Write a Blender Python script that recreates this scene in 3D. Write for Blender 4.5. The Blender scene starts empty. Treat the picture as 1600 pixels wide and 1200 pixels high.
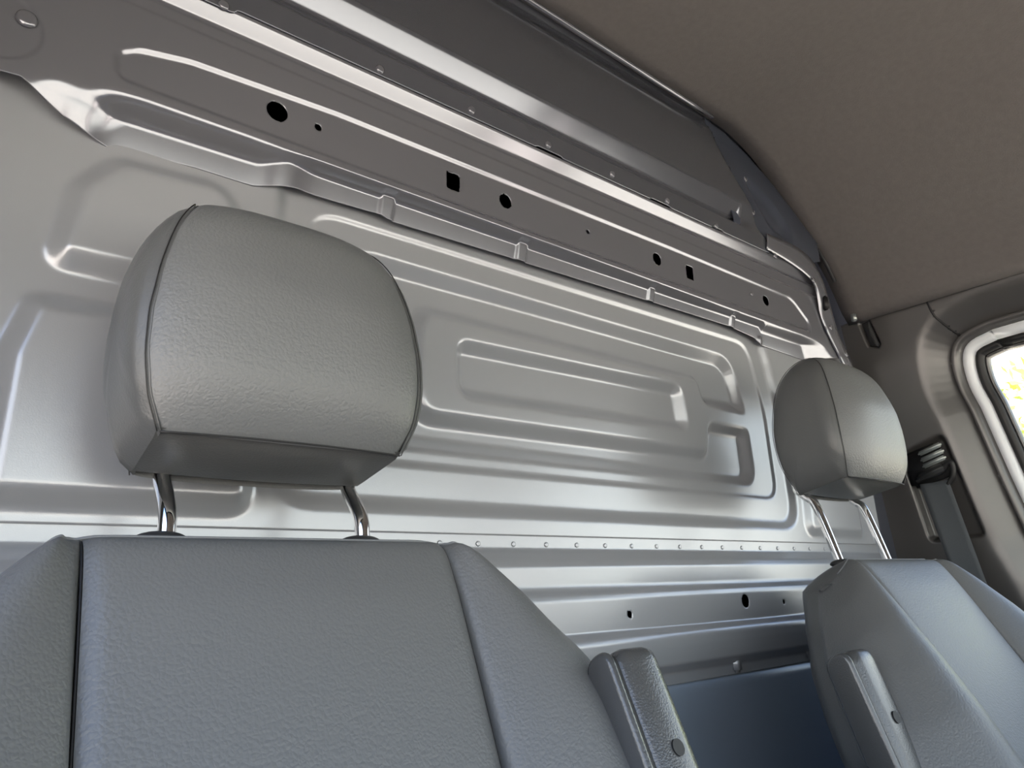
import bpy, bmesh, math, random
import numpy as np
from mathutils import Vector, Matrix
random.seed(7)
sc = bpy.context.scene
COL = sc.collection

# ------------------------------------------------------------------ camera
# world: X across the van (to the driver side), Y towards the rear, Z up; origin = the camera
F = 1110.0
R = np.array([[0.7747, 0.1505, 0.6142], [-0.6313, 0.2397, 0.7375], [-0.0363, -0.9591, 0.2807]])
cam_d = bpy.data.cameras.new('camera'); cam = bpy.data.objects.new('camera', cam_d); COL.objects.link(cam)
cam_d.sensor_width = 36.0; cam_d.lens = 36.0 * F / 1600.0; cam_d.clip_start = 0.02; cam_d.clip_end = 200
cam.matrix_world = Matrix([[R[0, 0], -R[0, 1], -R[0, 2], 0], [R[1, 0], -R[1, 1], -R[1, 2], 0],
                           [R[2, 0], -R[2, 1], -R[2, 2], 0], [0, 0, 0, 1]])
sc.camera = cam
# ------------------------------------------------------------------ view
sc.view_settings.view_transform = 'Standard'; sc.view_settings.look = 'None'
sc.view_settings.gamma = 1.0; sc.view_settings.use_curve_mapping = False
sc.view_settings.exposure = 0.22
sc.cycles.use_denoising = True
sc.cycles.max_bounces = 8; sc.cycles.diffuse_bounces = 5; sc.cycles.sample_clamp_indirect = 8
# ------------------------------------------------------------------ sky and sun
w = bpy.data.worlds.new('sky'); sc.world = w; w.use_nodes = True
nt = w.node_tree; nt.nodes.clear()
def N(nt, t, **k):
    n = nt.nodes.new(t)
    for a, b in k.items(): setattr(n, a, b)
    return n
out = N(nt, 'ShaderNodeOutputWorld'); bg = N(nt, 'ShaderNodeBackground')
tc = N(nt, 'ShaderNodeTexCoord'); sep = N(nt, 'ShaderNodeSeparateXYZ'); rmp = N(nt, 'ShaderNodeValToRGB')
mr = N(nt, 'ShaderNodeMapRange'); mr.inputs[1].default_value = -0.2; mr.inputs[2].default_value = 1.0
nt.links.new(tc.outputs['Generated'], sep.inputs[0]); nt.links.new(sep.outputs['Z'], mr.inputs[0])
nt.links.new(mr.outputs[0], rmp.inputs[0]); nt.links.new(rmp.outputs[0], bg.inputs[0]); nt.links.new(bg.outputs[0], out.inputs[0])
cr = rmp.color_ramp
cr.elements[0].position = 0.15; cr.elements[0].color = (1.0, 0.95, 0.86, 1)
cr.elements[1].position = 1.0; cr.elements[1].color = (0.12, 0.24, 0.58, 1)
e = cr.elements.new(0.32); e.color = (0.66, 0.70, 0.74, 1)
e = cr.elements.new(0.6); e.color = (0.21, 0.34, 0.64, 1)
bg.inputs[1].default_value = 4.4
sd = bpy.data.lights.new('sun', 'SUN'); sun = bpy.data.objects.new('sun', sd); COL.objects.link(sun)
sd.energy = 34.0; sd.color = (1.0, 0.90, 0.78); sd.angle = 0.01
sun.rotation_euler = Vector((0.25, -0.42, -0.87)).to_track_quat('-Z', 'Y').to_euler()

# ------------------------------------------------------------------ materials
def mat(name, col, rough=0.5, metal=0.0, spec=0.5, coat=0.0, coat_r=0.1, grain=None, tint=None, sheen=0):
    m = bpy.data.materials.new(name); m.use_nodes = True; t = m.node_tree
    b = t.nodes['Principled BSDF']
    b.inputs['Base Color'].default_value = (*col, 1); b.inputs['Roughness'].default_value = rough
    b.inputs['Metallic'].default_value = metal; b.inputs['Specular IOR Level'].default_value = spec
    b.inputs['Coat Weight'].default_value = coat; b.inputs['Coat Roughness'].default_value = coat_r
    b.inputs['Sheen Weight'].default_value = sheen
    if tint or grain:
        g = N(t, 'ShaderNodeNewGeometry')
    if tint:      # (scale, amount)
        nz = N(t, 'ShaderNodeTexNoise'); nz.inputs['Scale'].default_value = tint[0]; nz.inputs['Detail'].default_value = 4
        t.links.new(g.outputs['Position'], nz.inputs['Vector'])
        hs = N(t, 'ShaderNodeMixRGB', blend_type='MULTIPLY'); hs.inputs[0].default_value = 1
        r2 = N(t, 'ShaderNodeMapRange'); r2.inputs[3].default_value = 1 - tint[1]; r2.inputs[4].default_value = 1 + tint[1]
        t.links.new(nz.outputs[0], r2.inputs[0]); hs.inputs[1].default_value = (*col, 1)
        t.links.new(r2.outputs[0], hs.inputs[2]); t.links.new(hs.outputs[0], b.inputs['Base Color'])
    if grain:     # (kind, scale, strength, distance)
        kind, s, st, di = grain
        bp = N(t, 'ShaderNodeBump'); bp.inputs['Strength'].default_value = st; bp.inputs['Distance'].default_value = di
        if kind == 'leather':
            wz = N(t, 'ShaderNodeTexNoise'); wz.inputs['Scale'].default_value = s * 0.5
            t.links.new(g.outputs['Position'], wz.inputs['Vector'])
            ad = N(t, 'ShaderNodeVectorMath', operation='MULTIPLY_ADD'); ad.inputs[1].default_value = (1.6 / s,) * 3
            t.links.new(wz.outputs['Color'], ad.inputs[0]); t.links.new(g.outputs['Position'], ad.inputs[2])
            v = N(t, 'ShaderNodeTexVoronoi'); v.feature = 'F1'; v.inputs['Scale'].default_value = s
            pass
            t.links.new(ad.outputs[0], v.inputs['Vector']); t.links.new(v.outputs['Distance'], bp.inputs['Height'])
            bp.invert = True
        else:
            v = N(t, 'ShaderNodeTexNoise'); v.inputs['Scale'].default_value = s; v.inputs['Detail'].default_value = 3
            t.links.new(g.outputs['Position'], v.inputs['Vector']); t.links.new(v.outputs[0], bp.inputs['Height'])
        t.links.new(bp.outputs[0], b.inputs['Normal'])
    return m
M = {}
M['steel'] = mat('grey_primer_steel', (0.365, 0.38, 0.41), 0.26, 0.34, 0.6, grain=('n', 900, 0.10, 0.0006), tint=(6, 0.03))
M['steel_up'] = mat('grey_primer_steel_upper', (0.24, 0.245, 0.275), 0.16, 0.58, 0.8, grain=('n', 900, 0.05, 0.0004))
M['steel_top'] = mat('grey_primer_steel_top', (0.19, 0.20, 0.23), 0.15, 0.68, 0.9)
M['kick'] = mat('kick_steel_blue_shade', (0.27, 0.33, 0.41), 0.30, 0.25, 0.6)  # same grey steel; the bluish shade down there is put into its colour
M['leather'] = mat('black_leather', (0.125, 0.131, 0.134), 0.45, 0, 0.60, grain=('leather', 380, 0.34, 0.0009))
M['leather_s'] = mat('black_leather_smooth', (0.092, 0.096, 0.098), 0.40, 0, 0.55, grain=('leather', 520, 0.22, 0.0006))
M['thread'] = mat('grey_thread', (0.16, 0.17, 0.18), 0.6)
M['headliner'] = mat('headliner_fabric', (0.158, 0.146, 0.141), 0.95, 0, 0.15, grain=('n', 420, 0.6, 0.001), tint=(90, 0.10))
M['trim'] = mat('pillar_trim_plastic', (0.070, 0.067, 0.065), 0.30, 0, 0.95, grain=('n', 1100, 0.25, 0.0004))
M['trim_dark'] = mat('dark_plastic', (0.035, 0.036, 0.038), 0.45, 0, 0.4)
M['arm'] = mat('armrest_plastic', (0.065, 0.068, 0.070), 0.27, 0, 0.9, grain=('leather', 620, 0.35, 0.0004))
M['black'] = mat('black_rubber', (0.012, 0.012, 0.013), 0.5)
M['chrome'] = mat('chrome', (0.85, 0.85, 0.85), 0.06, 1.0)
M['silver'] = mat('silver_plastic', (0.45, 0.48, 0.47), 0.25, 0.6)
M['white'] = mat('door_frame_paint', (0.80, 0.83, 0.86), 0.3, 0, 0.5)
M['web'] = mat('belt_webbing', (0.085, 0.095, 0.105), 0.7, 0, 0.3, grain=('n', 700, 0.5, 0.0006))
M['cargo'] = mat('cargo_dark', (0.03, 0.035, 0.045), 0.7)
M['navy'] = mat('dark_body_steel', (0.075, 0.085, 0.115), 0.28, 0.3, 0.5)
M['dash'] = mat('dash_plastic', (0.05, 0.048, 0.046), 0.6)
M['ground'] = mat('concrete', (0.46, 0.42, 0.36), 0.9, tint=(0.7, 0.12))
M['leaf'] = mat('leaves', (0.52, 0.62, 0.07), 0.6, tint=(3, 0.4))
M['bark'] = mat('bark', (0.12, 0.09, 0.06), 0.9)
def glassm():
    m = bpy.data.materials.new('window_glass'); m.use_nodes = True; t = m.node_tree; t.nodes.clear()
    o = N(t, 'ShaderNodeOutputMaterial'); mx = N(t, 'ShaderNodeMixShader'); tr = N(t, 'ShaderNodeBsdfTransparent')
    tr.inputs[0].default_value = (0.90, 0.95, 0.92, 1)
    gl = N(t, 'ShaderNodeBsdfGlossy'); gl.inputs['Roughness'].default_value = 0.0; fr = N(t, 'ShaderNodeFresnel'); fr.inputs[0].default_value = 1.45
    ge = N(t, 'ShaderNodeNewGeometry'); ir = N(t, 'ShaderNodeMapRange'); ir.inputs[3].default_value = 1.45; ir.inputs[4].default_value = 1 / 1.45
    t.links.new(ge.outputs['Backfacing'], ir.inputs[0]); t.links.new(ir.outputs[0], fr.inputs[0])
    t.links.new(fr.outputs[0], mx.inputs[0]); t.links.new(tr.outputs[0], mx.inputs[1]); t.links.new(gl.outputs[0], mx.inputs[2])
    t.links.new(mx.outputs[0], o.inputs[0]); return m
M['glass'] = glassm()

# ------------------------------------------------------------------ helpers
def ray(px, py):
    return R @ np.array([px - 800.0, py - 600.0, F])
def aY(px, py, D):
    r = ray(px, py) * (D / ray(px, py)[1]); return (r[0], r[2])
def aX(px, py, D):
    r = ray(px, py) * (D / ray(px, py)[0]); return (r[1], r[2])

LEAN = 0.14
def aW(px, py, X):
    r = ray(px, py); k = (X + LEAN * 0.56) / (r[0] + LEAN * r[2]); return (r[1] * k, r[2] * k)
def lean(z): return LEAN * (0.56 - z)
def mesh_obj(name, verts, faces, m, parent=None, smooth=True):
    me = bpy.data.meshes.new(name); me.from_pydata([tuple(map(float, v)) for v in verts], [], [tuple(map(int, f)) for f in faces])
    me.materials.append(m)
    if smooth: me.shade_smooth()
    me.update()
    o = bpy.data.objects.new(name, me); COL.objects.link(o)
    if parent: o.parent = parent
    return o
def bm_obj(name, bm, m, parent=None, smooth=True):
    me = bpy.data.meshes.new(name); bm.normal_update(); bm.to_mesh(me); bm.free(); me.materials.append(m)
    if smooth: me.shade_smooth()
    o = bpy.data.objects.new(name, me); COL.objects.link(o)
    if parent: o.parent = parent
    return o
def empty(name, loc=(0, 0, 0)):
    o = bpy.data.objects.new(name, None); COL.objects.link(o); o.location = loc; o.empty_display_size = 0.05; return o
def thing(name, label, cat, loc=(0, 0, 0), group=None):
    o = empty(name, loc); o['label'] = label; o['category'] = cat
    if group: o['group'] = group
    return o
def tag(o, label, cat, group=None, kind=None):
    o['label'] = label; o['category'] = cat
    if group: o['group'] = group
    if kind: o['kind'] = kind
    return o

def chaikin(p, n=2, closed=True):
    p = np.array(p, float)
    for _ in range(n):
        q = np.roll(p, -1, 0) if closed else p[1:]
        a = p if closed else p[:-1]
        r = np.empty((2 * len(a), 2)); r[0::2] = 0.75 * a + 0.25 * q; r[1::2] = 0.25 * a + 0.75 * q
        if not closed: r = np.vstack([p[:1], r, p[-1:]])
        p = r
    return p
def rounded(p, rad, seg=7):
    """polygon with circular corners (rad: one number or one per corner)"""
    p = np.array(p, float); n = len(p); out = []
    rad = [rad] * n if np.isscalar(rad) else rad
    for i in range(n):
        a, b, c = p[i - 1], p[i], p[(i + 1) % n]
        d1 = (a - b) / np.linalg.norm(a - b); d2 = (c - b) / np.linalg.norm(c - b)
        ang = math.acos(max(-1, min(1, d1 @ d2))); t = min(rad[i] / max(math.tan(ang / 2), 1e-3), 0.49 * np.linalg.norm(a - b), 0.49 * np.linalg.norm(c - b))
        A, B = b + d1 * t, b + d2 * t
        for k in range(seg + 1):
            s = k / seg; out.append((1 - s) ** 2 * A + 2 * s * (1 - s) * b + s * s * B)
    return np.array(out)
def sdf(poly, U, V):
    """signed distance, positive inside"""
    p = np.array(poly, float); q = np.roll(p, -1, 0)
    sh = U.shape; u = U.ravel(); v = V.ravel(); best = np.full(u.shape, 1e9); ins = np.zeros(u.shape, bool)
    for (x0, y0), (x1, y1) in zip(p, q):
        dx, dy = x1 - x0, y1 - y0; L = dx * dx + dy * dy
        if L < 1e-14: continue
        t = np.clip(((u - x0) * dx + (v - y0) * dy) / L, 0, 1)
        best = np.minimum(best, (u - x0 - t * dx) ** 2 + (v - y0 - t * dy) ** 2)
        if dy != 0:
            c = ((y0 > v) != (y1 > v)) & (u < dx * (v - y0) / dy + x0); ins ^= c
    d = np.sqrt(best); return np.where(ins, d, -d).reshape(sh)
def ramp(x, w, r=None):
    """0..1 over width w centred on 0, with folds of radius r"""
    r = w * 0.25 if r is None else r
    def G(t):
        t = t / w
        return w * np.where(t < -0.5, 0, np.where(t > 0.5, t, (t + 0.5) ** 2 / 2))
    return (G(x + r) - G(x - r)) / (2 * r)
def interp(x, pts):
    p = np.array(pts, float); return np.interp(x, p[:, 0], p[:, 1])
def sinterp(x, pts, r=0.003):
    """piecewise linear profile, folds rounded by averaging"""
    s = 0
    for k in (-1, -0.6, -0.2, 0.2, 0.6, 1): s = s + interp(x + k * r, pts)
    return s / 6
def circle(c, r, n=28): return np.array([(c[0] + r * math.cos(a), c[1] + r * math.sin(a)) for a in np.linspace(0, 2 * math.pi, n, endpoint=False)])

def sheet(name, m, parent, ur, vr, res, to_world, hfn, keep=None, holes=(), thick=0.0012, vb=None, rows=None):
    """pressed sheet: a fine grid shaped by hfn(u, v); outline and holes are cut exactly on their curves"""
    nu = int((ur[1] - ur[0]) / res[0]) + 1
    us = np.linspace(ur[0], ur[1], nu)
    if vb is not None:                       # rows run from the lower edge curve to the upper one
        lo, hi = vb(us); nv = int(np.max(hi - lo) / res[1]) + 1
        t = np.linspace(0, 1, nv)[:, None]; U = np.repeat(us[None, :], nv, 0); lo0 = np.median(lo) + (hi - np.median(hi)); V = lo0[None, :] * (1 - t) + hi[None, :] * t + (lo - lo0)[None, :] * np.clip(1 - t * 4.5, 0, 1)
    else:
        nv = int((vr[1] - vr[0]) / res[1]) + 1
        U, V = np.meshgrid(us, np.linspace(vr[0], vr[1], nv))
    ok = np.ones(U.shape, bool); lim = 0.62 * max(res)
    cuts = ([(keep, 1)] if keep is not None else []) + [(h, -1) for h in holes]
    for poly, sgn in cuts:
        bb0, bb1 = poly.min(0) - 3 * max(res), poly.max(0) + 3 * max(res)
        if sgn < 0:
            sel = (U > bb0[0]) & (U < bb1[0]) & (V > bb0[1]) & (V < bb1[1])
        else: sel = np.ones(U.shape, bool)
        d = np.full(U.shape, 1.0); e = 1e-5
        us_, vs_ = U[sel], V[sel]; d0 = sgn * sdf(poly, us_, vs_)
        near = np.abs(d0) < lim
        un, vn = us_[near], vs_[near]
        gx = (sgn * sdf(poly, un + e, vn) - d0[near]) / e; gy = (sgn * sdf(poly, un, vn + e) - d0[near]) / e
        un = un - d0[near] * gx; vn = vn - d0[near] * gy; d0[near] = 0
        us_[near] = un; vs_[near] = vn; U[sel] = us_; V[sel] = vs_; dd = np.full(U.shape, 1.0); dd[sel] = d0
        ok &= dd > -1e-9
    H = hfn(U, V); P = to_world(U, V, H).reshape(-1, 3)
    idx = np.arange(U.size).reshape(U.shape)
    q = np.stack([idx[:-1, :-1], idx[:-1, 1:], idx[1:, 1:], idx[1:, :-1]], -1).reshape(-1, 4)
    kq = (ok[:-1, :-1] & ok[:-1, 1:] & ok[1:, 1:] & ok[1:, :-1]).ravel()
    uc = (U[:-1, :-1] + U[1:, 1:]).ravel() / 2; vc = (V[:-1, :-1] + V[1:, 1:]).ravel() / 2
    for poly, sgn in cuts:                  # faces wholly on a hole's edge
        if sgn < 0:
            near = (uc > poly[:, 0].min()) & (uc < poly[:, 0].max()) & (vc > poly[:, 1].min()) & (vc < poly[:, 1].max()) & kq
            s = np.zeros(kq.shape, bool); s[near] = sdf(poly, uc[near], vc[near]) > 0; kq &= ~s
        else:
            s = sdf(poly, uc, vc) < 0; kq &= ~s
    q = q[kq]
    used = np.unique(q); remap = np.full(U.size, -1); remap[used] = np.arange(len(used))
    P = P[used]; q = remap[q]
    me = bpy.data.meshes.new(name)
    me.vertices.add(len(P)); me.vertices.foreach_set('co', P.astype(np.float32).ravel())
    me.loops.add(q.size); me.loops.foreach_set('vertex_index', q.astype(np.int32).ravel())
    me.polygons.add(len(q)); me.polygons.foreach_set('loop_start', np.arange(0, q.size, 4, dtype=np.int32))
    me.polygons.foreach_set('loop_total', np.full(len(q), 4, np.int32)); me.update(calc_edges=True); me.validate()
    me.materials.append(m); me.shade_smooth()
    o = bpy.data.objects.new(name, me); COL.objects.link(o)
    if parent: o.parent = parent
    if thick:
        so = o.modifiers.new('thickness', 'SOLIDIFY'); so.thickness = thick; so.offset = -1 
        so.use_even_offset = False
    return o
def wallY(Y0):
    def f(U, V, H): return np.stack([U, Y0 - H, V], -1)
    return f
def tube(name, pts, r, m, parent=None, n=14, cap=True, sub=6):
    P = [Vector(p) for p in pts]
    # Catmull-Rom
    Q = []
    for i in range(len(P) - 1):
        a = P[max(i - 1, 0)]; b = P[i]; c = P[i + 1]; d = P[min(i + 2, len(P) - 1)]
        for k in range(sub):
            t = k / sub
            Q.append(0.5 * ((2 * b) + (c - a) * t + (2 * a - 5 * b + 4 * c - d) * t * t + (-a + 3 * b - 3 * c + d) * t ** 3))
    Q.append(P[-1])
    vs, fs = [], []; up = Vector((1, 0.01, 0.02)).normalized()
    for i, q in enumerate(Q):
        d = (Q[min(i + 1, len(Q) - 1)] - Q[max(i - 1, 0)]).normalized(); x = (up - d * up.dot(d)).normalized(); y = d.cross(x); up = x
        for k in range(n):
            a = 2 * math.pi * k / n; vs.append(q + r * (math.cos(a) * x + math.sin(a) * y))
    for i in range(len(Q) - 1):
        for k in range(n): fs.append((i * n + k, i * n + (k + 1) % n, (i + 1) * n + (k + 1) % n, (i + 1) * n + k))
    if cap: fs += [tuple(range(n))[::-1], tuple((len(Q) - 1) * n + k for k in range(n))]
    return mesh_obj(name, vs, fs, m, parent)
def gridm(name, P, m, parent=None, closed=False, smooth=True, flip=False):
    P = np.array(P); a, b = P.shape[:2]; idx = np.arange(a * b).reshape(a, b); fs = []
    for i in range(a - 1):
        for j in range(b if closed else b - 1):
            f = (idx[i, j], idx[i, (j + 1) % b], idx[i + 1, (j + 1) % b], idx[i + 1, j]); fs.append(f[::-1] if flip else f)
    return mesh_obj(name, P.reshape(-1, 3), fs, m, parent, smooth)
def rbox(name, x, y, z, m, parent=None, bev=0.004, seg=2):
    bm = bmesh.new(); bmesh.ops.create_cube(bm, size=1)
    for v in bm.verts: v.co = Vector((x[0] + (v.co.x + .5) * (x[1] - x[0]), y[0] + (v.co.y + .5) * (y[1] - y[0]), z[0] + (v.co.z + .5) * (z[1] - z[0])))
    if bev: bmesh.ops.bevel(bm, geom=bm.edges[:], offset=bev, segments=seg, affect='EDGES')
    return bm_obj(name, bm, m, parent, smooth=bool(bev))
def rivet_mesh(r, h, dome=True):
    vs = [(0, 0, h)]; fs = []; n = 16
    prof = [(0.55, 1.0), (0.8, 0.85), (0.95, 0.5), (1.0, 0.0)]
    for (a, b) in prof:
        for k in range(n):
            t = 2 * math.pi * k / n; vs.append((a * r * math.cos(t), a * r * math.sin(t), b * h))
    for k in range(n): fs.append((0, 1 + k, 1 + (k + 1) % n))
    for i in range(len(prof) - 1):
        for k in range(n): fs.append((1 + i * n + k, 1 + (i + 1) * n + k, 1 + (i + 1) * n + (k + 1) % n, 1 + i * n + (k + 1) % n))
    me = bpy.data.meshes.new('rivet'); me.from_pydata(vs, [], fs); me.shade_smooth(); return me

# ================================================================== THE PARTITION (rear wall of the cab)
D = 0.68
wall = empty('wall_back', (0, 0, 0)); wall['kind'] = 'structure'
# ---- big pressed panel
def P(*pts, Y=D): return [aY(x, y, Y) for x, y in pts]
C0 = rounded([(0.252, 0.47), (0.252, 0.095), (1.228, 0.095), (1.222, 0.30), (1.202, 0.40), (1.18, 0.48)], [0.02, 0.05, 0.05, 0.1, 0.1, 0.02])
C1 = rounded([(0.283, 0.424), (0.283, 0.143), (1.184, 0.143), (1.182, 0.30), (1.152, 0.432)], [0.045, 0.03, 0.035, 0.2, 0.045])
C2 = rounded([(0.335, 0.386), (0.335, 0.170), (1.118, 0.170), (1.113, 0.30), (1.090, 0.388)], [0.04, 0.04, 0.03, 0.1, 0.045])
C3 = rounded([(0.432, 0.342), (0.432, 0.203), (1.000, 0.208), (1.014, 0.257), (1.16, 0.259), (1.16, 0.302), (1.006, 0.302), (0.994, 0.341)],
             [0.035, 0.03, 0.018, 0.012, 0.002, 0.002, 0.014, 0.02])
C4 = rounded([(0.496, 0.304), (0.496, 0.240), (0.944, 0.250), (0.936, 0.312)], [0.014, 0.02, 0.010, 0.014])
L1 = rounded([(0.053, 0.292), (0.064, 0.366), (0.092, 0.401), (0.195, 0.408), (0.222, 0.292)], [0.012, 0.03, 0.03, 0.03, 0.02])
L2 = rounded([(0.030, 0.085), (0.032, 0.20), (0.045, 0.250), (0.215, 0.256), (0.235, 0.085)], [0.012, 0.04, 0.012, 0.02, 0.02])
def mir(p): q = np.array(p).copy(); q[:, 0] = 2 * 0.7445 - q[:, 0]; return q[::-1]
R1b, R2b = mir(L2), mir(L1)
R1b[:, 0] += 0.0; 
def h_main(U, V):
    h = np.zeros(U.shape)
    h -= 0.0095 * ramp(sdf(C0, U, V), 0.014, 0.004)
    h -= 0.0032 * ramp(sdf(C1, U, V), 0.0055, 0.002)
    s2 = sdf(C2, U, V); s3 = sdf(C3, U, V)
    rec = ramp(s2, 0.017, 0.0035); pl = ramp(s3, 0.016, 0.004)
    h -= 0.0140 * rec * (1 - pl)
    h -= 0.0135 * ramp(sdf(C4, U, V), 0.015, 0.0035)
    for c, dd in ((L1, 0.0135), (L2, 0.0135), (R1b, 0.008), (R2b, 0.008)):
        h += dd * ramp(sdf(c, U, V), 0.017, 0.004)
    # the sheet curves forward beside the left pillar
    x = np.clip(0.035 - U, 0, 1); h += 0.25 * x * x
    x = np.clip(U - 1.45, 0, 1); h += 1.2 * x * x
    return h
sheet('pressed_panel', M['steel'], wall, (-0.17, 1.53), (0.0655, 0.475), (0.0024, 0.0022), wallY(D), h_main)
# ---- hat shaped cross rail
bot = P((0, 125), (30, 133), (60, 155), (100, 185), (130, 203), (170, 222), (250, 240), (310, 256), (400, 285), (470, 294), (580, 327), (592, 330), (608, 340),
        (800, 400), (820, 407), (1020, 470), (1140, 508), (1183, 527), (1192, 537), (1260, 561), (1310, 563), Y=.67)
bot = [(-0.13, 0.45)] + bot + [(1.53, 0.46)]
foot = [(-0.1, 0.447), (0.076, 0.446), (0.22, 0.449), (0.25, 0.457), (0.6, 0.459), (0.9, 0.461), (1.167, 0.463), (1.178, 0.4565), (1.32, 0.4585), (1.5, 0.46)]
topc = [(-0.1, 0.462), (0.03, 0.462), (0.2, 0.465), (0.87, 0.469), (1.384, 0.471), (1.5, 0.471)]
notch = [(0.366, 0.384), (0.577, 0.594), (0.851, 0.865), (1.076, 1.089)]
ring0 = circle(aY(-6, 32, .655), 0.034, 40)
face_plate = rounded([(0.076, 0.503), (0.080, 0.477), (0.6, 0.476), (1.34, 0.486), (1.342, 0.505), (1.285, 0.545), (0.9, 0.544), (0.30, 0.536), (0.14, 0.526), (0.095, 0.516)],
                     [0.012, 0.012, 0.1, 0.004, 0.02, 0.06, 0.2, 0.3, 0.1, 0.03])
def h_rail(U, V):
    fo = interp(U, foot); to = interp(U, topc)
    for a, b in notch:
        k = ramp(U - a, 0.003, 0.001) * (1 - ramp(U - b, 0.003, 0.001)); fo = fo + 0.003 * k
    t = ramp((V - (fo + to) / 2) / (to - fo), 1.0, 0.28)
    l0 = -0.002 + (V - 0.432) * 1.35; l1 = 0.055 + (V - 0.415) * 1.1            # left end slope
    tl = ramp(((l0 + l1) / 2 - U) / (l1 - l0), 1.0, 0.15)
    r0 = 1.388 + (0.470 - V) * 1.3; r1 = 1.322 + (0.460 - V) * 1.0            # right end slope
    tr = ramp((U - (r0 + r1) / 2) / (r0 - r1), 1.0, 0.15)
    k = 1 - (1 - t) * (1 - tl) * (1 - tr)
    h = 0.0035 + 0.021 * k + (1 - k) * 0.27 * (V - 0.435)
    fl = np.clip((to + 0.002 - V) / 0.01, 0, 1)
    for a, b in notch:
        h = h + 0.0028 * fl * (1 - k) * ramp(U - a, 0.003, 0.0012) * (1 - ramp(U - b, 0.003, 0.0012))
    h = h + 0.007 * (1 - k) * np.exp(-((U - 0.25) / 0.022) ** 2) + 0.010 * (1 - k) * np.exp(-((U - 0.055) / 0.02) ** 2)
    h = h + 0.003 * (1 - k) * np.exp(-((U - 1.175) / 0.006) ** 2) * np.clip((0.447 - V) / 0.006, 0, 1)
    h = h - 0.0034 * ramp(sdf(face_plate, U, V), 0.0060, 0.0014)
    h = h - 0.0016 * ramp(sdf(ring0, U, V), 0.004, 0.0012)
    h = h - 0.0009 * ramp(V - 0.5645 - 0.006 * (U - 0.2), 0.004, 0.001)
    s = sinterp(V - 0.014 * (U - 0.2), [(0, 0), (0.578, 0), (0.582, -0.0015), (0.585, -0.0015), (0.601, 0.0085), (0.63, 0.0085)], 0.0012)
    return h + s
hol = []
for (x, y, r) in [(435, 172, .0118), (499, 197, .0042), (792, 313, .0105), (921, 361, .0033), (1029, 404, .0105), (1199, 469, .0098)]:
    hol.append(circle(aY(x, y, .656), r))
for (x, y) in [(710, 282), (1080, 425)]:
    c = aY(x, y, .656); hol.append(rounded([(c[0] - .0100, c[1] - .0125), (c[0] + .0100, c[1] - .0125), (c[0] + .0100, c[1] + .0125), (c[0] - .0100, c[1] + .0125)], .003, 3))
rail_keep = None
rail_right = [(0.3, 1.503), (0.45, 1.503), (0.47, 1.478), (0.516, 1.452), (0.56, 1.43), (0.60, 1.405), (0.64, 1.33)]
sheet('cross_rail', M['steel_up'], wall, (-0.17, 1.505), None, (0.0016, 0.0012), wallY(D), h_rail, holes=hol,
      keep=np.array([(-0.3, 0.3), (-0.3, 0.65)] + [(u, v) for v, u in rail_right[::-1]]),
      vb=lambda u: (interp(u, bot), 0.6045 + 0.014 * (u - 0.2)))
# ---- upper panel with a wide downward strip, its flange riveted to the rail
seam_r = [(0.59, 1.245), (0.64, 1.205), (0.66, 1.185), (0.690, 1.160), (0.73, 1.148), (0.79, 1.122), (0.84, 1.11), (0.86, 1.109), (0.93, 1.112)]
def h_top(U, V):
    v = V - 0.012 * (U - 0.2)
    pr = [(0.5, 0.0345), (0.637, 0.0345), (0.655, 0.0225), (0.658, 0.0225), (0.687, 0.0385), (0.69, 0.0385), (0.858, 0.004), (0.888, -0.006), (0.893, -0.006), (0.905, 0.0025), (0.93, 0.0025)]
    pr2 = [(0.5, 0.0345), (0.637, 0.0345), (0.655, 0.0305), (0.658, 0.0305), (0.687, 0.0385), (0.69, 0.0385), (0.858, 0.004), (0.888, -0.006), (0.893, -0.006), (0.905, 0.0025), (0.93, 0.0025)]
    k = ramp(U - 1.120, 0.006, 0.002)
    return sinterp(v, pr, 0.0022) * (1 - k) + sinterp(v, pr2, 0.0022) * k
ucut = np.array([(-0.14, 0.58), (1.50, 0.58)] + [(u, v) for v, u in seam_r] + [(-0.14, 0.93)])
def top_bounds(u):
    lo = 0.6035 + 0.014 * (u - 0.2) + 0 * u
    for a, b in ((0.60, 0.65), (0.85, 0.90), (1.02, 1.05)): lo = lo + 0.0025 * ramp(u - a, 0.003, 0.001) * (1 - ramp(u - b, 0.003, 0.001))
    lo = lo - 0.0060 * ramp(u - 0.132, 0.006, 0.002) * (1 - ramp(u - 0.176, 0.004, 0.0012))
    return lo, 0.915 + 0.013 * (u - 0.2)
flange_r = np.array([(-0.3, 0.58), (1.21, 0.58)] + [(1.205, 0.64), (1.185, 0.66), (1.160, 0.690), (1.148, 0.73), (1.122, 0.79), (1.110, 0.84), (1.109, 0.86), (1.112, 0.93)] + [(-0.3, 0.93)])
sheet('upper_panel', M['steel_top'], wall, (-0.17, 1.27), None, (0.0030, 0.0018), wallY(D), h_top, keep=flange_r, vb=top_bounds)
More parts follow.
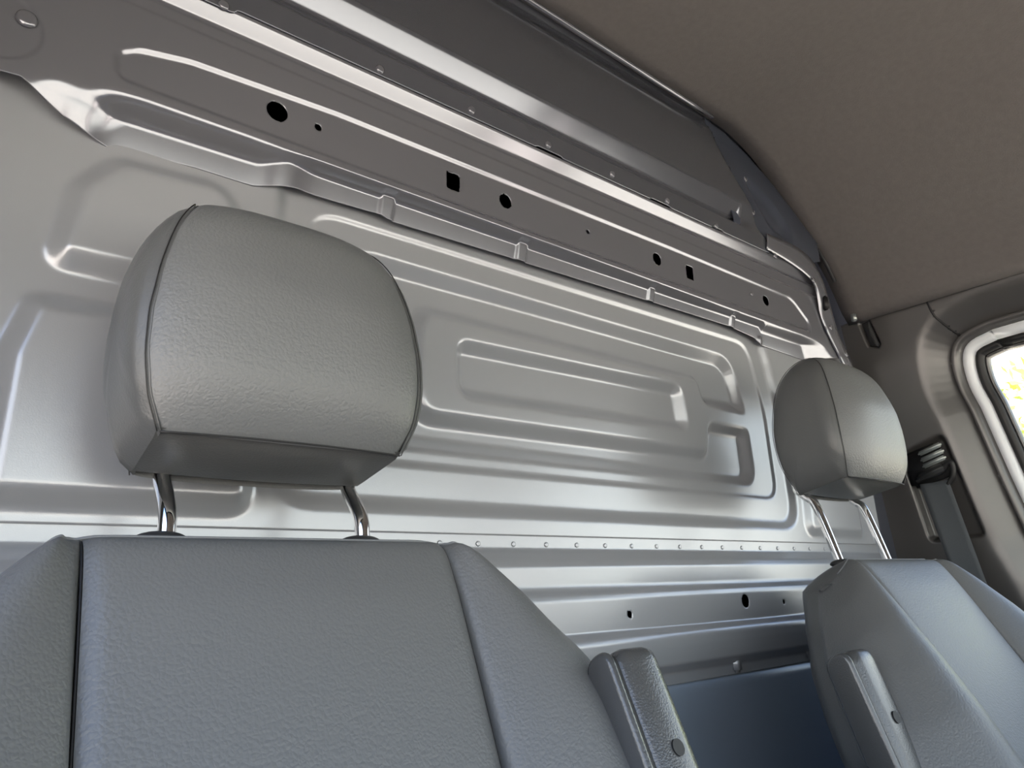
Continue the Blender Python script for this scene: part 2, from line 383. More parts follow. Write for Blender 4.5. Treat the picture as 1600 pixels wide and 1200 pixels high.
# ---- corner panel right of the upper panel, up to the roof arc
arc = [(1.127, 0.904), (1.17, 0.900), (1.246, 0.877), (1.311, 0.839), (1.373, 0.782), (1.441, 0.717), (1.503, 0.655), (1.552, 0.575), (1.575, 0.50)]
emb = rounded([(1.192, 0.800), (1.262, 0.768), (1.318, 0.712), (1.300, 0.672), (1.245, 0.690)], [0.02, 0.03, 0.02, 0.02, 0.02])
def h_corner(U, V):
    h = sinterp(V, [(0.4, 0.031), (0.66, 0.031), (0.70, 0.026), (0.86, 0.0), (0.95, -0.006)], 0.004)
    return h - 0.009 * ramp(sdf(emb, U, V), 0.022, 0.008)
ckeep = np.array([(1.100, 0.62), (1.20, 0.612), (1.30, 0.622), (1.35, 0.640), (1.42, 0.66)] + [(u - 0.004, v - 0.004) for u, v in arc[::-1] if v > 0.66] + [(1.100, 0.91)])
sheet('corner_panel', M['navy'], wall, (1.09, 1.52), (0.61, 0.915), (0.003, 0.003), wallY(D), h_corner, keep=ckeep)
# ---- riveted side flange
fin = P((1195, 390), (1225, 407), (1250, 424), (1268, 440), (1276, 456), (1288, 500), (1300, 528), (1318, 562), (1345, 620), Y=.647)
fout = P((1195, 366), (1243, 386), (1268, 408), (1285, 442), (1302, 496), (1318, 530), (1335, 568), (1362, 625), Y=.647)
a = chaikin(fin, 2, False); b = chaikin(fout, 2, False)
gp = []
for k in range(5):
    t = k / 4; gp.append([(p[0] * (1 - t) + q[0] * t, D - float(interp(p[1], [(0.4, 0.027), (0.54, 0.028), (0.60, 0.0365), (0.7, 0.0365)])) + (0.0012 if k in (0, 4) else 0), p[1] * (1 - t) + q[1] * t) for p, q in zip(a, b)])
o = gridm('side_flange', gp, M['steel_up'], wall)
so = o.modifiers.new('thickness', 'SOLIDIFY'); so.thickness = 0.002; so.offset = 1
rbox('flange_slot', (1.393, 1.400), (D - .0445, D - .030), (0.540, 0.572), M['black'], wall, 0.003)
# ---- rivets and weld dimples
rm = rivet_mesh(0.0058, 0.0028); rm.materials.append(M['steel_up'])
rs = rivet_mesh(0.0032, 0.0009); rs.materials.append(M['steel'])
def rivet(name, me, u, v, Y):
    o = bpy.data.objects.new(name, me); COL.objects.link(o); o.parent = wall
    o.location = (u, Y, v); o.rotation_euler = (math.pi / 2, 0, 0)
for (x, y) in [(350, 8), (594, 108), (737, 172), (857, 226), (957, 272), (1043, 314), (1119, 353)]:
    u, v = aY(x, y, .645); rivet('rivet', rm, u, v, D - 0.0345)
for (x, y) in [(1211, 400), (1271, 438), (1298, 512), (1322, 554)]:
    u, v = aY(x, y, .64); rivet('rivet', rm, u, v, D - 0.0395)
for (x, y) in [(1141, 262), (1168, 278), (1169, 336)]:
    u, v = aY(x, y, .665); rivet('rivet', rm, u, v, D - float(h_corner(np.array([[u]]), np.array([[v]]))[0, 0]))
u, v = aY(42, 29, .655); rivet('rivet', rivet_mesh(0.0085, 0.003), u, v, D - 0.0245);
for o in wall.children:
    if o.type == 'MESH' and not o.data.materials: o.data.materials.append(M['steel_up'])
u0, v0 = aY(1176, 459, .655); rs2 = rivet_mesh(0.004, 0.0022); rs2.materials.append(M['steel_up']); rivet('rivet', rs2, u0, v0, D - 0.0225)
for k in range(19):
    rivet('weld_dimple', rs, 0.40 + k * 0.0535, 0.0555, D + 0.0015)
# ---- lower pressed panel
def h_low(U, V):
    pr = [(-0.135, 0.014), (-0.114, 0.014), (-0.100, 0.034), (-0.078, 0.036), (-0.066, 0.036), (-0.060, 0.034), (-0.053, 0.026), (-0.048, 0.026),
          (-0.013, 0.026), (-0.006, 0.024), (-0.001, 0.0175), (0.004, 0.016), (0.028, 0.016), (0.036, 0.012), (0.046, 0.002), (0.0495, -0.002), (0.09, -0.002)]
    return sinterp(V, pr, 0.0016)
lh = [circle(aY(984, 960, .654), .0046, 20), circle(aY(1165, 939, .654), .0098), circle(aY(1225, 940, .654), .0038, 16)]
sheet('lower_panel', M['steel'], wall, (-0.17, 1.53), (-0.128, 0.075), (0.0022, 0.0015), wallY(D), h_low, holes=lh)
def h_floor(U, V): return 0.0115 + 0.0 * U + 0.02 * np.clip((-0.2 - V) / 0.3, 0, 1)
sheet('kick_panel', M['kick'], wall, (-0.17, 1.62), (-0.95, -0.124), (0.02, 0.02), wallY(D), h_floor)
for c in (aY(1148, 1037, .667), aY(1262, 1018, .667)):
    rbox('panel_clip', (c[0] - 0.009, c[0] + 0.009), (D - 0.021, D - 0.012), (c[1] - 0.012, c[1] + 0.013), M['steel'], wall, 0.0035)

# ================================================================== ROOF AND SIDES
prof = [(-0.10, 0.45), (-0.075, 0.56), (0.01, 0.66)]
full = [(2 * 0.7565 - u, v) for u, v in arc[::-1]] + [(0.5, 0.906), (0.7565, 0.907), (1.0, 0.906)] + arc
full = [p for p in full if p[1] >= 0.55]
fl = chaikin(full, 2, False)
# the right lower edge of the headliner sits on the pillar trim
fl[-1] = (1.572, 0.558); 
ys = np.concatenate([np.linspace(0.677, -0.45, 30)])
gp = [[(p[0], y, p[1]) for p in fl] for y in ys]
hl = gridm('ceiling', gp, M['headliner'], None, flip=True); hl['kind'] = 'structure'
so = hl.modifiers.new('t', 'SOLIDIFY'); so.thickness = 0.006; so.offset = -1
# headliner falls to the top of the windscreen
gp = []
for k in range(14):
    t = k / 13; gp.append([(p[0] * (1 - .04 * t) + .7565 * .04 * t, -0.45 - 0.34 * math.sin(t * math.pi / 2), p[1] + (0.44 - p[1]) * (1 - math.cos(t * math.pi / 2))) for p in fl])
o = gridm('front_headliner', gp, M['headliner'], hl, flip=True)
# edge strip between headliner and the partition arc: clips and channel
tube('headliner_edge', [(u - 0.001, D - 0.010, v - 0.001) for u, v in arc[1:-1]], 0.0035, M['black'], hl, 8)
tube('top_edge_bead', [(-0.1, D - 0.012, 0.897), (0.5, D - 0.012, 0.899), (1.105, D - 0.012, 0.898)], 0.0045, M['steel_up'], wall, 12)
ee = [(1.432, 0.720), (1.468, 0.685), (1.503, 0.640)]
tube('edge_clip', [(u, D - 0.018, v) for u, v in ee], 0.0045, M['trim_dark'], hl, 8)
rbox('edge_clip', (1.548, 1.556), (D - 0.03, D - 0.018), (0.553, 0.573), M['silver'], hl, 0.002)
# outer body: keeps the sky out of everything but the windows
def quad(name, pts, m, parent=None):
    return mesh_obj(name, pts, [tuple(range(len(pts)))], m, parent, smooth=False)
body = empty('wall_body'); body['kind'] = 'structure'
BX0, BX1 = -0.22, 1.80
quad('roof_skin', [(BX0, -0.85, 0.97), (BX1, -0.85, 0.97), (BX1, 3.2, 0.97), (BX0, 3.2, 0.97)], M['cargo'], body)
quad('cargo_side', [(BX0, 0.62, -1.0), (BX0, 3.2, -1.0), (BX0, 3.2, 0.97), (BX0, 0.62, 0.97)], M['cargo'], body)
quad('cargo_side', [(BX1, 0.62, -1.0), (BX1, 3.2, -1.0), (BX1, 3.2, 0.97), (BX1, 0.62, 0.97)], M['cargo'], body)
quad('cargo_back', [(BX0, 3.2, -1.0), (BX1, 3.2, -1.0), (BX1, 3.2, 0.97), (BX0, 3.2, 0.97)], M['cargo'], body)
quad('side_skin', [(BX0, -0.85, 0.45), (BX0, 0.62, 0.45), (BX0, 0.62, 0.97), (BX0, -0.85, 0.97)], M['cargo'], body)
quad('side_skin', [(BX1, -0.85, 0.50), (BX1, 0.62, 0.50), (BX1, 0.62, 0.97), (BX1, -0.85, 0.97)], M['cargo'], body)
quad('front_skin', [(BX0, -0.82, 0.44), (BX1, -0.82, 0.44), (BX1, -0.82, 0.97), (BX0, -0.82, 0.97)], M['cargo'], body)
fl_o = quad('floor', [(BX0, -1.3, -0.95), (BX1, -1.3, -0.95), (BX1, 3.2, -0.95), (BX0, 3.2, -0.95)], M['trim_dark']); fl_o['kind'] = 'structure'
# dark channel beside the flange
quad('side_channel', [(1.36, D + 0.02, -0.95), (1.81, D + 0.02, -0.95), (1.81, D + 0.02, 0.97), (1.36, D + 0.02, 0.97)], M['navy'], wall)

# ---- driver side wall: pillar trim, window surround
XW = 1.58
wr = empty('wall_right'); wr['kind'] = 'structure'
def wallX(X0):
    def f(U, V, H): return np.stack([X0 + H + lean(V), U, V], -1)
    return f
# black gap line between trim and door frame, read off the wall plane
gapc = [aW(x, y, 1.60) for x, y in [(1640, 900), (1600, 832), (1560, 745), (1514, 640), (1492, 600), (1482, 552), (1496, 522), (1540, 500), (1600, 482), (1660, 466)]]
sl_ = (gapc[0][0] - gapc[3][0]) / (gapc[0][1] - gapc[3][1])
win = np.array([(gapc[0][0] + sl_ * (-0.09 - gapc[0][1]), -0.09)] + gapc[0:4] + list(chaikin(gapc[3:8], 2, False))[1:-1] + gapc[7:] + [(-0.62, gapc[-1][1] - 0.03), (-0.72, -0.09)])
recess = rounded([aW(x, y, 1.575) for x, y in [(1405, 708), (1470, 676), (1538, 838), (1452, 846)]], [0.012, 0.014, 0.012, 0.014])
hookr = rounded([aW(x, y, 1.58) for x, y in [(1341, 504), (1358, 499), (1376, 536), (1373, 544), (1357, 543)]], 0.004, 3)
def h_trim(U, V):
    s = -sdf(win, U, V)                       # distance from the window gap
    q = 0.052 - s; r_ = 0.014; h = 0.64 * np.where(q < -r_, 0, np.where(q > r_, q, (q + r_) ** 2 / (4 * r_)))
    top = np.clip((V - 0.40) / 0.10, 0, 1)
    h = h + 0.020 * ramp(sdf(recess, U, V) - 0.003, 0.008, 0.003)
    h = h + 0.010 * ramp(sdf(hookr, U, V) - 0.001, 0.003, 0.001)
    h = h - 0.012 * np.clip((0.05 - V) / 0.4, 0, 1)
    return h
split = [aW(x, y, 1.58) for x, y in [(1440, 462), (1447, 470), (1460, 494), (1480, 512), (1497, 524)]]
outer_win = win.copy()
ztop = 0.562
pl = np.array([(0.715, -0.9), (0.715, ztop), (split[0][0] + 0.003, ztop)] + [(a + 0.0018, b) for a, b in split] + [tuple(p) for p in win[:0:-1] if p[1] < split[-1][1] and p[0] > 0.2] + [(win[0][0], -0.36), (0.55, -0.9)])
k = int(np.argmin(np.hypot(win[:, 0] - split[-1][0], win[:, 1] - split[-1][1])))
pl = np.array([(0.715, -0.9), (0.715, ztop)] + [(a + 0.002, b) for a, b in split] + [tuple(p) for p in win[k - 1::-1]] + [(win[0][0] + 0.02, -0.9)])
sheet('pillar_trim', M['trim'], wr, (0.2, 0.73), (-0.9, 0.57), (0.0026, 0.0026), wallX(XW), h_trim, keep=pl, thick=0)
tp = np.array([(a - 0.002, b) for a, b in split] + [tuple(p) for p in win[k:-1]] + [(-0.64, ztop)])
sheet('door_top_trim', M['trim'], wr, (-0.66, 0.56), (0.42, 0.57), (0.0034, 0.0028), wallX(XW), h_trim, keep=tp, thick=0)
# window surround: bands that follow the opening
def offset(poly, d):
    p = np.array(poly); a = np.roll(p, 1, 0); b = np.roll(p, -1, 0); t = b - a; t /= np.linalg.norm(t, axis=1)[:, None]
    n = np.stack([-t[:, 1], t[:, 0]], 1)
    A = 0.5 * np.sum(p[:, 0] * b[:, 1] - b[:, 0] * p[:, 1])
    return p + n * (d if A > 0 else -d)
win_d = []
for i in range(len(win)):                     # denser
    q = win[(i + 1) % len(win)]; n = max(1, int(np.linalg.norm(q - win[i]) / 0.03))
    for j in range(n): win_d.append(win[i] + (q - win[i]) * j / n)
win_d = np.array(win_d)
def band(name, prof, m, parent):
    rows = [[(x + lean(p[1]), p[0], p[1]) for p in offset(win_d, d * 0.76)] for d, x in prof]
    return gridm(name, rows, m, parent, closed=True)
band('frame_gap', [(-0.006, 1.615), (0.0, 1.619), (0.002, 1.621)], M['black'], wr)
door = empty('door_1'); door['kind'] = 'structure'
band('frame', [(0.0015, 1.615), (0.003, 1.599), (0.014, 1.615), (0.022, 1.625)], M['trim'], door)
band('frame_paint', [(0.020, 1.623), (0.026, 1.619), (0.040, 1.623), (0.048, 1.635)], M['white'], door)
band('door_seal', [(0.046, 1.633), (0.050, 1.628), (0.062, 1.630), (0.069, 1.641), (0.070, 1.653)], M['black'], door)
w1 = empty('window_1'); w1['kind'] = 'structure'
band('window_frame', [(0.067, 1.643), (0.069, 1.638), (0.074, 1.641), (0.076, 1.653)], M['trim'], w1)
gl = offset(win_d, 0.055)
gp = mesh_obj('pane', [(1.650 + lean(p[1]), p[0], p[1]) for p in gl], [tuple(range(len(gl)))], M['glass'], w1, smooth=False)
# door panel below the window, sill
rbox('door_panel', (1.66, 1.76), (-0.75, 0.50), (-0.94, -0.078), M['trim_dark'], door, 0.01)
# coat hook sitting in its slot
tube('trim_gap', [(XW + 0.001 + lean(b) + float(h_trim(np.array([[a]]), np.array([[b]]))[0, 0]), a, b) for a, b in split], 0.0022, M['black'], wr, 6)
hp = offset(hookr, -0.0035)
if abs(np.ptp(hp[:, 0])) > abs(np.ptp(hookr[:, 0])): hp = offset(hookr, 0.0035)
hc = hp.mean(0); rows = []
for ins, dx in ((0.0, 0.012), (0.0, 0.002), (0.15, -0.001), (0.4, -0.003), (0.98, -0.004)):
    q = hp * (1 - ins) + hc * ins; rows.append([(XW + dx + lean(p[1]) + 0.35 * (p[0] - hc[0]), p[0], p[1]) for p in q])
gridm('coat_hook', rows, M['trim_dark'], wr, closed=True)

# ================================================================== SEAT BELT
belt = thing('seat_belt', 'grey seat belt running down from its guide on the pillar beside the window', 'seat belt', (0, 0, 0))
def W(px, py, X=1.58): y, z = aW(px, py, X); return (X + lean(z), y, z)
a0 = W(1437, 757, 1.572); a1 = W(1482, 750, 1.572); b0 = W(1492, 905, 1.535); b1 = W(1545, 920, 1.535)
rows = []
for k in range(25):
    t = k / 24
    rows.append([tuple(Vector(a0).lerp(Vector(b0), t) * (1 - s) + Vector(a1).lerp(Vector(b1), t) * s + Vector((0.0015 * math.sin(math.pi * s), 0, 0))) for s in np.linspace(0, 1, 7)])
d = Vector(b0) - Vector(a0)
for k in range(1, 12):
    rows.append([tuple(Vector(p) + d * (k / 12 * 2.2) + Vector((-.0, 0, 0))) for p in rows[24]])
o = gridm('webbing', rows, M['web'], belt); so = o.modifiers.new('t', 'SOLIDIFY'); so.thickness = 0.0014
# guide: dark housing with three silver ribs and a loop
gc = W(1452, 722, 1.585)
def slab(name, cx, cy, wpx, hpx, ang, X, tk, m, bev):
    y, z = aW(cx, cy, X); X = X + lean(z); bm = bmesh.new(); bmesh.ops.create_cube(bm, size=1)
    ca, sa = math.cos(ang), math.sin(ang)
    for v in bm.verts:
        a_, b_ = v.co.y * wpx, v.co.z * hpx
        v.co = Vector((X + v.co.x * tk, y + ca * a_ - sa * b_, z + sa * a_ + ca * b_))
    bmesh.ops.bevel(bm, geom=bm.edges[:], offset=bev, segments=3, affect='EDGES'); return bm_obj(name, bm, m, belt)
slab('guide_housing', 1446, 728, 0.085, 0.075, -0.25, 1.590, 0.022, M['black'], 0.008)
for (x, y) in ((1456, 702), (1460, 712), (1463, 722)):
    slab('guide_rib', x - 3, y, 0.050, 0.0095, -0.30, 1.5745, 0.012, M['silver'], 0.003)
lp = [W(x, y, 1.574) for x, y in [(1432, 752), (1446, 746), (1470, 738), (1482, 722), (1488, 726), (1489, 742), (1482, 757)]]
tube('guide_loop', lp, 0.0055, M['black'], belt, 10)
slab('guide_lip', 1455, 738, 0.060, 0.014, -0.28, 1.570, 0.014, M['trim_dark'], 0.005)

# ================================================================== SEATS
RC = math.radians(22.0)
PX, PY, PZ = 0.216, 0.545, 0.037      # top of the backrest, centre
def S(x, n, t):
    """seat frame: x across, n out of the leather (towards the dash), t down the backrest"""
    return (PX + x, PY - n * math.cos(RC) - t * math.sin(RC), PZ + n * math.sin(RC) - t * math.cos(RC))
Wt = [(0, 0.168), (0.010, 0.180), (0.026, 0.195), (0.054, 0.222), (0.085, 0.245), (0.107, 0.266), (0.162, 0.294), (0.213, 0.312), (0.35, 0.322), (0.56, 0.30)]
Bt = [(0, 0.000), (0.05, 0.010), (0.1, 0.020), (0.16, 0.030), (0.22, 0.036), (0.56, 0.036)]
def wcen(t): return 0.136
def section(t):
    Wd = float(interp(t, Wt)); bo = float(interp(t, Bt)); c = wcen(t)
    seam = (c, 0.028)
    bol = [(c, 0.028), (c + 0.008, 0.032 + bo * 0.3), (c + (Wd - c) * 0.38, 0.038 + bo * 0.95), (c + (Wd - c) * 0.66, 0.032 + bo * 0.85), (Wd - 0.004, 0.012 + bo * 0.3), (Wd, -0.018), (Wd - 0.004, -0.030)]
    return c, bol, Wd
def crom(P, n):
    P = [np.array(p, float) for p in P]; out = []
    for i in range(len(P) - 1):
        a = P[i - 1] if i else 2 * P[0] - P[1]; b = P[i]; c = P[i + 1]; d = P[i + 2] if i + 2 < len(P) else 2 * P[-1] - P[-2]
        for k in range(n):
            t = k / n; out.append(0.5 * (2 * b + (c - a) * t + (2 * a - 5 * b + 4 * c - d) * t * t + (3 * b - a - 3 * c + d) * t ** 3))
    out.append(P[-1]); return np.array(out)
ts = np.concatenate([[0, 0.0015, 0.004, 0.008, 0.014, 0.022], np.linspace(0.03, 0.56, 46)])
def tuck_top(t):   # roll over at the top piping
    return 0.010 * math.exp(-t / 0.005) + 0.006 * math.exp(-t / 0.03)
def build_back(parent):
    rows = []; rl = []; rr = []; rb = []
    for t in ts:
        c, bol, Wd = section(t); tk = tuck_top(t)
        row = []
        for s in np.linspace(-1, 1, 41):
            e_ = 0.006 * math.exp(-(1 - abs(s)) * c / 0.004)
            row.append(S(s * (c - 0.0006), 0.034 + 0.007 * (1 - s * s) * min(1, t / .05) - e_ - tk, t + 0.004 * 0))
        rows.append(row)
        q = crom(bol, 6); L = np.cumsum(np.r_[0, np.linalg.norm(np.diff(q, axis=0), axis=1)])
        for sg, dst in ((1, rr), (-1, rl)):
            r_ = []
            for i, (x, n) in enumerate(q):
                e_ = 0.005 * math.exp(-L[i] / 0.004)
                drop = 0.0
                sh = min(1, max(0, (x - c) / (Wd - c))); r_.append(S(sg * (x + 0.0006), n - e_ * (1 - math.exp(-t / .01)) - tk * (1 if n > 0 else 0.3), t + 0.022 * sh ** 2.2 * math.exp(-t / 0.06)))
            dst.append(r_ if sg > 0 else r_[::-1])
        bk = crom([(Wd - 0.004, -0.0305), (Wd - 0.012, -0.055), (Wd - 0.05, -0.075), (Wd * 0.4, -0.082), (0, -0.083), (-Wd * 0.4, -0.082), (-Wd + 0.05, -0.075), (-Wd + 0.012, -0.055), (-Wd + 0.004, -0.0305)], 4)
        rb.append([S(x, n + tk * (0.6 if abs(x) < Wd - 0.03 else 0), t + 0.022 * min(1, max(0, (abs(x) - c) / (Wd - c))) ** 2.2 * math.exp(-t / 0.06)) for x, n in bk])
    o = gridm('backrest_centre', rows, M['leather'], parent)
    gridm('backrest_bolster', rr, M['leather'], parent); gridm('backrest_bolster', rl, M['leather'], parent)
    gridm('backrest_rear', rb, M['leather_s'], parent)
    # top cover: from the front edge over to the rear edge
    front = rl[0][:-1] + rows[0] + rr[0][1:]; rear = rb[0][::-1]
    front = np.array(front); rear = np.array(rear)
    rear = np.array([[np.interp(x, rear[:, 0], rear[:, 1]), np.interp(x, rear[:, 0], rear[:, 2])] for x in front[:, 0]])
    top = []
    for k in range(11):
        s = k / 10; b_ = math.sin(math.pi * s) ** 0.6
        top.append([(f[0], f[1] * (1 - s) + r_[0] * s, f[2] * (1 - s) + r_[1] * s + 0.010 * b_ * (1 - (abs(f[0] - PX) / 0.17) ** 4)) for f, r_ in zip(front, rear)])
    gridm('backrest_top', top, M['leather_s'], parent)
    # stitched piping along the front top edge and the two seams
    pp = [Vector(p) + Vector((0, 0.0006, 0.0004)) for p in (rl[0][14::3] + rows[0][1:-1:3] + rr[0][1:-14:3])]
    tube('piping', pp, 0.0011, M['thread'], parent, 8, sub=2)
    for sg in (1, -1):
        tube('seam', [S(sg * wcen(t), 0.0262 - tuck_top(t), t) for t in ts[1:]], 0.0010, M['black'], parent, 6, sub=1)

# headrest surfaces
HX = 0.2105
def hr_profile():      # (y, z) closed side outline, from the front lower seam up, over and down the rear
    return crom([(0.518, 0.114), (0.511, 0.150), (0.512, 0.20), (0.520, 0.250), (0.534, 0.292), (0.556, 0.312), (0.586, 0.305), (0.609, 0.268), (0.619, 0.20), (0.615, 0.14), (0.600, 0.096)], 6)
def hr_w(z):           # half width at the seam
    return float(interp(z, [(0.09, 0.093), (0.114, 0.096), (0.14, 0.1065), (0.17, 0.111), (0.20, 0.1105), (0.24, 0.105), (0.275, 0.096), (0.295, 0.087), (0.312, 0.077)]))
def build_headrest(parent):
    hr = empty('headrest', (0, 0, 0)); hr.parent = parent
    pf = hr_profile(); cen = np.array([0.562, 0.20])
    rows = []
    for i, (y, z) in enumerate(pf):
        u = i / (len(pf) - 1); row = []
        d_ = (pf[min(i + 1, len(pf) - 1)] - pf[max(i - 1, 0)]); d_ /= np.linalg.norm(d_); nrm = np.array([-d_[1], d_[0]])
        for s in np.linspace(-1, 1, 49):
            w_ = hr_w(z); a = abs(s)
            bulge = 0.022 * (1 - a ** 3.2) * float(interp(u, [(0, .35), (.12, .8), (.25, 1), (.36, .75), (.45, .38), (.6, .25), (1, .3)]))
            bulge -= 0.0035 * math.exp(-(1 - a) * w_ / 0.003)
            eb = 0.003 * math.exp(-u * 0.5 / 0.01)
            p = np.array([y, z]) + nrm * (bulge - eb) * 1.0
            row.append((HX + s * w_ * 0.995, p[0], p[1]))
        rows.append(row)
    gridm('headrest_front', rows, M['leather'], hr)
    # side gussets
    n = len(pf); bcen = cen
    loop = list(pf) + [tuple(np.array(pf[-1]) * (1 - t) + np.array(pf[0]) * t) for t in np.linspace(0, 1, 9)[1:-1]]
    for sg in (-1, 1):
        rr_ = []
        for k in range(13):
            r_ = 1 - k / 12 * 0.999; ring = []
            for (y, z) in loop:
                p = cen + (np.array([y, z]) - cen) * r_
                b_ = 0.021 * (1 - r_ ** 3.2) ** 0.8 - 0.003 * math.exp(-(1 - r_) * 0.09 / 0.003)
                wz = 0.100 + (hr_w(z) - 0.100) * r_ ** 2.5
                ring.append((HX + sg * (wz + b_), p[0], p[1]))
            rr_.append(ring)
        gridm('headrest_side', rr_, M['leather_s'], hr, closed=True, flip=sg > 0)
    # underside
    rows = []
    a0_, a1_ = np.array(pf[-1]), np.array(pf[0])
    for t in np.linspace(0, 1, 11):
        p = a0_ * (1 - t) + a1_ * t; row = []
        for s in np.linspace(-1, 1, 33):
            w_ = hr_w(p[1]); b_ = 0.006 * math.sin(math.pi * t) * (1 - s * s) - 0.003 * math.exp(-t * .1 / .004) - 0.003 * math.exp(-(1 - t) * .1 / .004)
            row.append((HX + s * w_ * 0.995, p[0], p[1] - b_))
        rows.append(row)
    gridm('headrest_underside', rows, M['leather_s'], hr)
    # seams
    for sg in (-1, 1):
        tube('headrest_seam', [(HX + sg * hr_w(z) * 0.996, y, z) for y, z in loop[:len(pf)]][::2], 0.0005, M['black'], hr, 6, sub=2)
    tube('headrest_seam', [(HX + s * hr_w(0.114) * 0.98, 0.5175 - 0.024 * (1 - abs(s) ** 2.2) * 0.35, 0.1138 - 0.000) for s in np.linspace(-1, 1, 15)], 0.0008, M['black'], hr, 6, sub=2)
    return hr
def build_posts(parent, lift):
    for x in (-0.080, 0.080):
        b_ = (PX + x, 0.575, 0.045); 
        X_ = PX + 0.005 + x; pts = [(X_, 0.566, 0.015), (X_, 0.573, 0.045), (X_, 0.577 + lift * .3, 0.066 + lift), (X_, 0.590 + lift * .3, 0.082 + lift), (X_, 0.606 + lift * .3, 0.100 + lift), (X_, 0.606 + lift * .2, 0.13 + lift)]
        tube('headrest_post', pts, 0.0066, M['chrome'], parent, 18)
        # collar
        bm = bmesh.new(); bmesh.ops.create_uvsphere(bm, u_segments=24, v_segments=12, radius=1)
        for v in bm.verts:
            v.co = Vector((PX + x + v.co.x * 0.018, 0.568 + v.co.y * 0.015, 0.046 + v.co.z * 0.0058))
        bm_obj('post_collar', bm, M['trim_dark'], parent)

def build_armrest(parent, pts_fn, side):
    """slim folded-up armrest: rounded blade; local frame l (along, from top down), a (front-rear), x (thickness)"""
    ar = empty('armrest', (0, 0, 0)); ar.parent = parent
    top, ddir, adir, xdir, L, Dp, T, Dp2 = pts_fn
    top = Vector(top); ddir = Vector(ddir).normalized(); adir = Vector(adir); adir = (adir - ddir * adir.dot(ddir)).normalized(); xdir = Vector(xdir).normalized()
    def body(name, x0, x1, m, inset=0.0, rd=0.012):
        # outline in (a, l)
        dep = Dp - inset * 2
        ol = rounded([(0.0, 0.004), (Dp * 0.9, 0.0), (Dp2, L), (0.0, L)], [0.019, 0.017, 0.01, 0.01], 8)
        cx = ol.mean(0); rows = []
        xs = [(x0, rd), (x0 + rd * 0.13, rd * 0.5), (x0 + rd * 0.5, rd * 0.13), (x0 + rd, 0)] + [(x1 - rd, 0), (x1 - rd * 0.5, rd * 0.13), (x1 - rd * 0.13, rd * 0.5), (x1, rd)] if rd else [(x0, 0), (x1, 0)]
        for x, ins in xs:
            q = offset(ol, ins + inset); rows.append([tuple(top + ddir * p[1] + adir * p[0] + xdir * x) for p in q])
        o = gridm(name, rows, m, ar, closed=True)
        me = o.data; n = len(ol); bm = bmesh.new(); bm.from_mesh(me); bm.verts.ensure_lookup_table()
        for base in (0, (len(xs) - 1) * n):
            bm.faces.new([bm.verts[base + i] for i in range(n)])
        bmesh.ops.recalc_face_normals(bm, faces=bm.faces); bm.to_mesh(me); bm.free(); me.shade_smooth()
        return o
    body('armrest_pad', -T * 0.5 + 0.0085, T * 0.5 + 0.001, M['arm'], 0, 0.015)
    body('armrest_shell', -T * 0.5 - 0.002, -T * 0.5 + 0.0065, M['arm'], 0.001, 0.004)
    body('armrest_joint', -T * 0.5 + 0.005, -T * 0.5 + 0.010, M['black'], 0.004, 0)
    return ar, (top, ddir, adir, xdir)

def cushion(parent):
    rows = []
    for y in np.linspace(0.36, -0.12, 14):
        row = []
        for s in np.linspace(-1, 1, 25):
            z = -0.46 + 0.05 * (abs(s) ** 4) * 1 + 0.02 * math.sin((0.36 - y) * 3) - (0.03 if y < -.1 else 0)
            row.append((PX + s * 0.26, y, z - (0.06 if abs(s) > .99 else 0)))
        rows.append(row)
    o = gridm('seat_cushion', rows, M['leather'], parent, flip=True); so = o.modifiers.new('t', 'SOLIDIFY'); so.thickness = 0.12; so.offset = 1
    rbox('seat_base', (PX - 0.22, PX + 0.22), (-0.05, 0.36), (-0.945, -0.60), M['trim_dark'], parent, 0.01)

seatL = thing('passenger_seat', 'large black leather seat with low headrest at left, nearest the camera', 'seat', (PX, 0.3, -0.95))
seatR = thing('driver_seat', 'smaller black leather seat with raised headrest beside the seat belt', 'seat', (PX + 0.922, 0.26, -0.95))
def keep_world(o, p):   # children are modelled in world space
    o.matrix_parent_inverse = Matrix.Translation(-p.location)
build_back(seatL); hrL = build_headrest(seatL); build_posts(seatL, 0); cushion(seatL)
for c in list(seatL.children): keep_world(c, seatL)
# the driver seat: same pattern, set further over, slightly forward and lower
off = Vector((0.922, -0.040, -0.020)); lift = 0.062
piv = Matrix.Translation((0, PY, PZ)) @ Matrix.Rotation(math.radians(-7), 4, 'X') @ Matrix.Translation((0, -PY, -PZ))
for c in list(seatL.children):
    if c.name.startswith('headrest_post'): continue
    n = c.copy(); n.name = c.name.split('.')[0]; COL.objects.link(n); n.parent = seatR
    extra = Vector((0.013, 0.016, lift - 0.010)) if c.name.startswith('headrest') else Vector((0, 0, 0))
    n.matrix_parent_inverse = Matrix.Translation(-seatR.location); n.matrix_basis = Matrix.Translation(off + extra) @ (Matrix.Identity(4) if c.name.startswith(('headrest', 'seat_base', 'seat_cushion')) else piv)
    for g in c.children:
        k_ = g.copy(); k_.name = g.name.split('.')[0]; COL.objects.link(k_); k_.parent = n
pre = set(bpy.data.objects)
build_posts(seatR, lift)
for o in set(bpy.data.objects) - pre:
    if o.name.startswith('post_collar'): bpy.data.objects.remove(o); continue
    o.location = off; keep_world(o, seatR)
def arm_for(seat, top, ang, thick=0.060):
    ar, fr = build_armrest(seat, (top, (0, -math.sin(math.radians(ang)), -math.cos(math.radians(ang))), (0, -1, 0.0), (1, 0, 0), 0.36, 0.036, thick, 0.040), 1)
    keep_world(ar, seat); return ar, fr
arL, frL = arm_for(seatL, (0.4655, 0.448, -0.055), 22)
arR, frR = arm_for(seatR, (0.817, 0.434, -0.080), 17)
